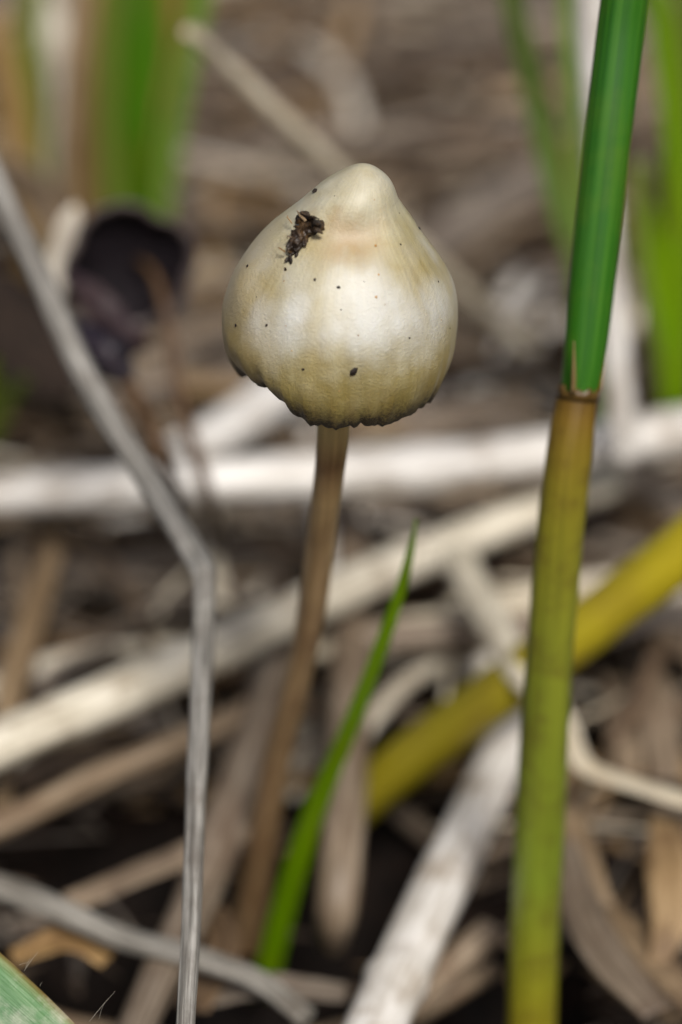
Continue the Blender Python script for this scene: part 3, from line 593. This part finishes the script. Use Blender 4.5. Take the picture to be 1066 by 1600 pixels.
tuft('loose tuft of yellow green blades right of the rush', (1040, 660), [
    ('blade2', [(1045, 640, 30.5, 36), (1035, 520, 30, 50), (1005, 380, 29.6, 48), (1000, 250, 29.2, 30)], 0.25),
    ('blade', [(1060, 640, 30.5, 36), (1062, 450, 30, 42), (1058, 250, 29.5, 44), (1040, 80, 29, 42), (1015, -80, 28.6, 34)], 0.3),
    ('blade2', [(1065, 640, 31, 36), (1075, 480, 30.6, 50), (1080, 300, 30.2, 50), (1075, 100, 29.8, 50), (1060, -80, 29.4, 40)], 0.25),
    ('blade', [(1050, 640, 29.5, 34), (1046, 520, 29, 46), (1028, 400, 28.6, 40), (1020, 320, 28.2, 10)], 0.3),
    ('tan', [(1030, 640, 31, 36), (1018, 520, 30.6, 40), (1028, 360, 30.2, 36), (1045, 200, 29.8, 20)], 0.2)])
tuft('short yellow green grass sprout behind the left end of the level white straw', (-10, 700), [
    ('blade2', [(-20, 690, 29, 36), (0, 630, 28.6, 50), (40, 590, 28.2, 20)], 0.25), ('blade2', [(-30, 690, 29, 36), (-20, 620, 28.6, 50), (-10, 560, 28.2, 16)], 0.25)])

# ------------------------------------------------------------------ the two decayed mushrooms
def bowl(parent, c, axis, R, depth_, name, mats, seed, rag=0.10):
    """an upturned cap: grey skin outside, black gills inside, ragged rim"""
    q = axis.to_track_quat('Z', 'Y').to_matrix(); n = 64
    for nm, mat, prof, ribs in ((name, mats[0], [(0.02, -1.0), (0.3, -0.97), (0.6, -0.75), (0.85, -0.42), (1.02, -0.02), (1.07, 0.10), (1.07, 0.16), (1.02, 0.18), (0.96, 0.11), (0.93, 0.05)], 0), ('gills', mats[1], [(0.955, 0.09), (0.9, -0.12), (0.7, -0.45), (0.4, -0.66), (0.15, -0.72), (0.02, -0.72)], 30)):
        m = MB(); rows = []
        for i, (r, h) in enumerate(prof):
            row = []
            for j in range(n):
                a = 2 * math.pi * j / n; cx, sx_ = math.cos(a), math.sin(a)
                k = 1 + rag * noise.noise((cx * 1.5, sx_ * 1.5, seed)) + (rag * 0.5 * noise.noise((cx * 5, sx_ * 5, seed)) if r > 0.8 else 0)
                hh = h * depth_ + (0.05 * math.sin(ribs * a) * r * depth_ if ribs else 0) + rag * R * 0.8 * noise.noise((cx * 2, sx_ * 2, seed + 4)) * r
                row.append(m.add(c + q @ Vector((R * r * k * cx, R * r * k * sx_, hh)), j / n * 3, r * R, i / 8, 0))
            rows.append(row)
        for i in range(len(rows) - 1):
            for j in range(n): kk = (j + 1) % n; m.f.append((rows[i][j], rows[i][kk], rows[i + 1][kk], rows[i + 1][j]))
        m.f.append(tuple(rows[0][::-1]) if nm == name else tuple(rows[-1]))
        m.build(nm, mat, parent)
D0 = at_z(335, 850, -0.6)
dm = tag(empty('decayed_mushroom', D0), 'decayed mushroom with an upturned cap showing black gills and a grey rim', 'mushroom')
toC = (CAM - at(205, 420, 26.6)).normalized()
bowl(dm, at(203, 418, 26.8), (toC + Vector((0.08, 0, -0.36))).normalized(), 98 * K * 26.8, 0.38, 'cap', (M['oldcap'], M['oldgill']), 2.0, 0.13)
m = MB(); m.sweep(crom(P([(216, 408, 27.0, 12), (232, 418, 26.75, 14), (248, 445, 26.5, 16), (264, 510, 26.3, 18), (277, 600, 26.2, 20), (300, 690, 26.3, 22), (325, 780, 26.6, 22)]) + [(D0, 0.09)], 50), ring_sec(12, 0, 0, 1, 6, 0.15), up=(0, -1, 0.2)); m.build('stem', M['oldstipe'], dm)
D1 = at_z(300, 830, -0.6)
dm2 = tag(empty('decayed_mushroom', D1), 'collapsed blackish purple mushroom drooping against the grey dead stem', 'mushroom')
def lump(parent, name, mat, path, seed, amp=0.35, flat=0.8):
    m = MB(); m.sweep(crom(path, 26), ring_sec(22, 0, 0, flat, seed, amp), up=(0, -1, 0.3)); return m.build(name, mat, parent)
lump(dm2, 'cap', M['purple'], P([(118, 500, 25.4, 6), (140, 528, 25.3, 50), (165, 552, 25.2, 66), (190, 576, 25.2, 50), (206, 592, 25.2, 8)]), 3.0, 0.5)
o = lump(dm2, 'shrivelled_skin', M['purple'], P([(104, 420, 25.9, 10), (130, 450, 25.7, 34), (165, 490, 25.6, 46), (205, 530, 25.7, 50), (232, 545, 25.8, 10)]), 5.0, 0.5, 0.5)
o.data.materials[0] = plant('shrivelled_flesh', lin(24, 16, 18), lin(46, 31, 33), lin(74, 52, 50), rough=0.55, var=0, blot=lin(40, 28, 36), blot_amt=0.7)
m = MB(); m.sweep(crom(P([(180, 570, 25.3, 24), (205, 610, 25.3, 26), (232, 660, 25.5, 26), (262, 740, 26.0, 26)]) + [(D1, 0.08)], 40), ring_sec(12, 0, 0, 1, 9, 0.15), up=(0, -1, 0.2)); m.build('stem', M['oldstipe'], dm2)
strip('pale withered leaf end standing behind the collapsed purple mushroom', [(80, 470, 27.4, 30), (96, 400, 27.3, 40), (110, 345, 27.2, 30), (118, 320, 27.2, 6)], 'pale', thick=0.2, up=(0, -1, 0.2))

# ------------------------------------------------------------------ loose litter: single straws and leaf strips
def proto(kind, i):
    L = {'straw': random.uniform(3.5, 8.5), 'strip': random.uniform(2.2, 6), 'scrap': random.uniform(0.8, 2.0)}[kind]
    r = {'straw': random.uniform(0.05, 0.17), 'strip': random.uniform(0.06, 0.22), 'scrap': random.uniform(0.12, 0.34)}[kind]
    mid_ = {'straw': 0.11, 'strip': 0.14, 'scrap': 0.23}[kind]
    bend = random.uniform(-0.9, 0.9); WIDTH[0] = ('thick ' if r > mid_ else 'thin ') + ('bent' if abs(bend) > 0.45 else 'straight'); sag = random.uniform(-0.25, 0.45); n = 12; seed = i * 3.7
    path = []
    for k in range(n + 1):
        t = k / n * 2 - 1
        rr = r * (1 + 0.12 * noise.noise((t * 2, seed, 1)))
        if kind == 'straw': rr *= 1 - 0.45 * abs(t) ** 9
        else: rr *= max(0.12, (1 - abs(t) ** 3) if kind == 'scrap' else (1 - max(0, t) ** 3 * 0.9))
        path.append((Vector((t * L / 2, bend * t * t + 0.15 * noise.noise((t, seed, 2)), -sag * t * t + 0.08 * noise.noise((t * 2, seed, 5)))), rr))
    m = MB()
    if kind == 'straw': m.sweep(path, ring_sec(10, 0, 0, random.uniform(0.5, 1), seed, 0.25), hollow=0.55)
    else: m.sweep(path, blade_sec(5, random.uniform(0, 0.35), 0.12, random.uniform(-0.4, 0.4), seed, 0.25), twist=random.uniform(-1.2, 1.2))
    return m, L
FORM = {'straw': ('dry_straw', 'straw', 'round straw'), 'strip': ('dead_leaf_strip', 'leaf', 'leaf strip'), 'scrap': ('leaf_scrap', 'leaf', 'leaf scrap')}
COLW = {'mauve': 'brownish grey', 'brown': 'brown', 'tan': 'orange tan', 'pale': 'pale beige', 'dark': 'blackish rotten', 'white': 'bleached'}
lib = {}; THICK = {}; WIDTH = ['']
for kind in FORM:
    for mt in COLW:
        for i in range(6):
            mb, L = proto(kind, len(lib)); THICK[(kind, mt, i)] = WIDTH[0]; lib[(kind, mt, i)] = (mb, mb.mesh(FORM[kind][0], M[mt]), L)
MARKS = [(w_, at_z(x_, y_, -1)) for w_, x_, y_ in (
    ('below the kinked grey stalk', 240, 1480), ('beside the foot of the white mushroom', 410, 1330), ('under the broad silvery straw', 660, 1430),
    ('around the foot of the rush', 850, 1500), ('below the crooked cream strand', 1000, 1360), ('around the yellow stem', 900, 1020), ('under the cream slanting straw', 250, 1060),
    ('behind the mushroom stem', 540, 900), ('under the level white straw by the rush', 960, 720), ('under the level white straw by the decayed mushrooms', 120, 770), ('under the level white straw by the mushroom', 520, 740),
    ('beside the decayed mushrooms', 230, 560), ('directly behind the white cap', 560, 480), ('beside the tall pale reed', 940, 520), ('by the yellow green grass tuft', 1050, 420),
    ('beyond the pointed tip of the cap', 560, 230), ('under the slanting grey straw', 400, 190), ('by the withered grass tuft', 60, 300), ('by the dark green grass tuft', 240, 280),
    ('by the narrow green blades', 850, 230), ('farthest back behind the white mushroom', 560, 60), ('farthest back behind the grass tufts', 200, 60), ('farthest back behind the rush', 900, 60))]
def choose(y):
    kind = random.choices(['straw', 'strip', 'scrap'], [0.47, 0.43, 0.10])[0]
    mt = random.choices(['mauve', 'brown', 'tan', 'pale', 'dark', 'white'], [0.32, 0.30, 0.19, 0.10, 0.07, 0.02])[0]
    return kind, mt
def pose(x, y, hi):
    ang = random.gauss(0.1, 0.55) if random.random() < 0.6 else random.uniform(0, math.pi)
    z = GZ + random.uniform(0.25, hi)
    return Matrix.Translation((x, y, z)) @ Matrix.Rotation(ang, 4, 'Z') @ Matrix.Rotation(random.gauss(0, 0.09), 4, 'Y') @ Matrix.Rotation(random.uniform(-0.6, 0.6), 4, 'X')
def in_gap(mw, L):
    for q in range(-4, 5):
        p = mw @ Vector((q / 8 * L, 0, 0))
        for g_, r in GAPS:
            if (Vector((p.x, p.y)) - Vector((g_.x, g_.y))).length < r: return True
    return False
def seen(p, mar=60):
    d = depth(p); px = 533 + (p.x - CAM.x) / (K * d); py = 800 - (p - CAM).dot(UPV) / (K * d)
    return -mar < px < 1066 + mar and -mar < py < 1600 + mar
cnt = 0; tries = 0; zones = {}
while cnt < 600 and tries < 15000:
    tries += 1
    y = random.uniform(-5.5, 30); x = random.uniform(-1, 1) * (2.6 + 0.16 * (y + 18))
    kind, mt = choose(y); i = random.randrange(6); mb, me, L = lib[(kind, mt, i)]
    mw = pose(x, y, 1.05 if y < 5 else 2.0)
    if in_gap(mw, L) or (y < 3 and random.random() < 0.35) or not seen(mw.translation, 0): continue
    name, cat, word = FORM[kind]
    o = link(name, me); o.matrix_world = mw
    c = mw.translation
    mark = min(MARKS, key=lambda q: (q[1] - c).length)[0]
    lab = f'{THICK[(kind, mt, i)]} {COLW[mt]} {word} lying {mark}'
    tag(o, lab, cat, lab); cnt += 1

# litter round about, beyond single pieces
big = {k: MB() for k in ('mauve', 'brown', 'tan', 'pale')}
def put(dst, src, mw):
    off = len(dst.v)
    dst.v += [tuple(mw @ Vector(v)) for v in src.v]; dst.uv += src.uv; dst.t += src.t; dst.s += src.s
    dst.f += [tuple(q + off for q in f) for f in src.f]
for _ in range(1500):
    y = random.uniform(-14, 48); x = random.uniform(-24, 24)
    mt = random.choice(['mauve', 'mauve', 'brown', 'tan', 'pale']); kind = random.choice(['straw', 'strip'])
    mb, me, L = lib[(kind, mt, random.randrange(4))]; mw = pose(x, y, 1.2)
    ends = [mw @ Vector((q * L, 0, 0)) for q in (-0.5, 0, 0.5)]
    if any(seen(p, 40) for p in ends) and y < 31: continue
    put(big[mt], mb, mw)
for k, mb in big.items():
    tag(mb.build('straw_litter', M[k]), f'{COLW[k]} straw litter spreading over the ground all round', 'litter', kind='stuff')
# crumbs and chaff on the soil
for nm, mt, cntc in (('chaff', 'brown', 2600), ('chaff', 'tan', 900), ('chaff', 'mauve', 1300)):
    mb = MB()
    for _ in range(cntc):
        y = random.uniform(-6, 36); x = random.uniform(-1, 1) * (3.2 + 0.18 * (y + 18)); L = random.uniform(0.15, 0.9); r = random.uniform(0.015, 0.07)
        a = random.uniform(0, 6.3); d = Vector((math.cos(a), math.sin(a), random.gauss(0, 0.25))) * L
        p = Vector((x, y, GZ + 0.05 + random.random() ** 2 * 0.9))
        if any((Vector((p.x, p.y)) - Vector((g_.x, g_.y))).length < rr * 0.8 for g_, rr in GAPS): continue
        mb.sweep([(p - d * 0.5, r * 0.5), (p + Vector((0, 0, 0.05 * L)), r), (p + d * 0.5, r * 0.4)], lambda t: [(-1, -0.3, -1), (1, -0.3, 1), (0.8, 0.3, 0.5), (-0.8, 0.3, -0.5)])
    tag(mb.build(nm, M[mt]), f'fine {COLW[mt]} chaff and crumbs scattered on the soil', 'chaff', kind='stuff')

# long thin fibres tangled through the litter
for mt, cntc in (('pale', 160), ('tan', 260), ('mauve', 260)):
    mb = MB()
    for _ in range(cntc):
        y = random.uniform(1.5, 32); x = random.uniform(-1, 1) * (3.0 + 0.18 * (y + 18)); L = random.uniform(1.2, 4.0); r = random.uniform(0.018, 0.045)
        a = random.gauss(0.2, 0.8); d = Vector((math.cos(a), math.sin(a), random.gauss(0, 0.10))) * L; sd_ = Vector((-d.y, d.x, 0)) * random.uniform(-0.2, 0.2)
        p = Vector((x, y, GZ + 0.5 + random.random() * (0.9 if y < 5 else 1.4)))
        if any((Vector((p.x, p.y)) - Vector((g_.x, g_.y))).length < rr for g_, rr in GAPS): continue
        mb.sweep(crom([(p - d * 0.5, r * 0.7), (p + sd_ + Vector((0, 0, 0.04 * L)), r), (p + d * 0.5, r * 0.4)], 8), ring_sec(5, 0, 0, 0.7, x, 0.2))
    tag(mb.build('thin_fibre_tangle', M[mt]), f'tangle of hair thin {COLW[mt]} fibres through the litter', 'litter', kind='stuff')
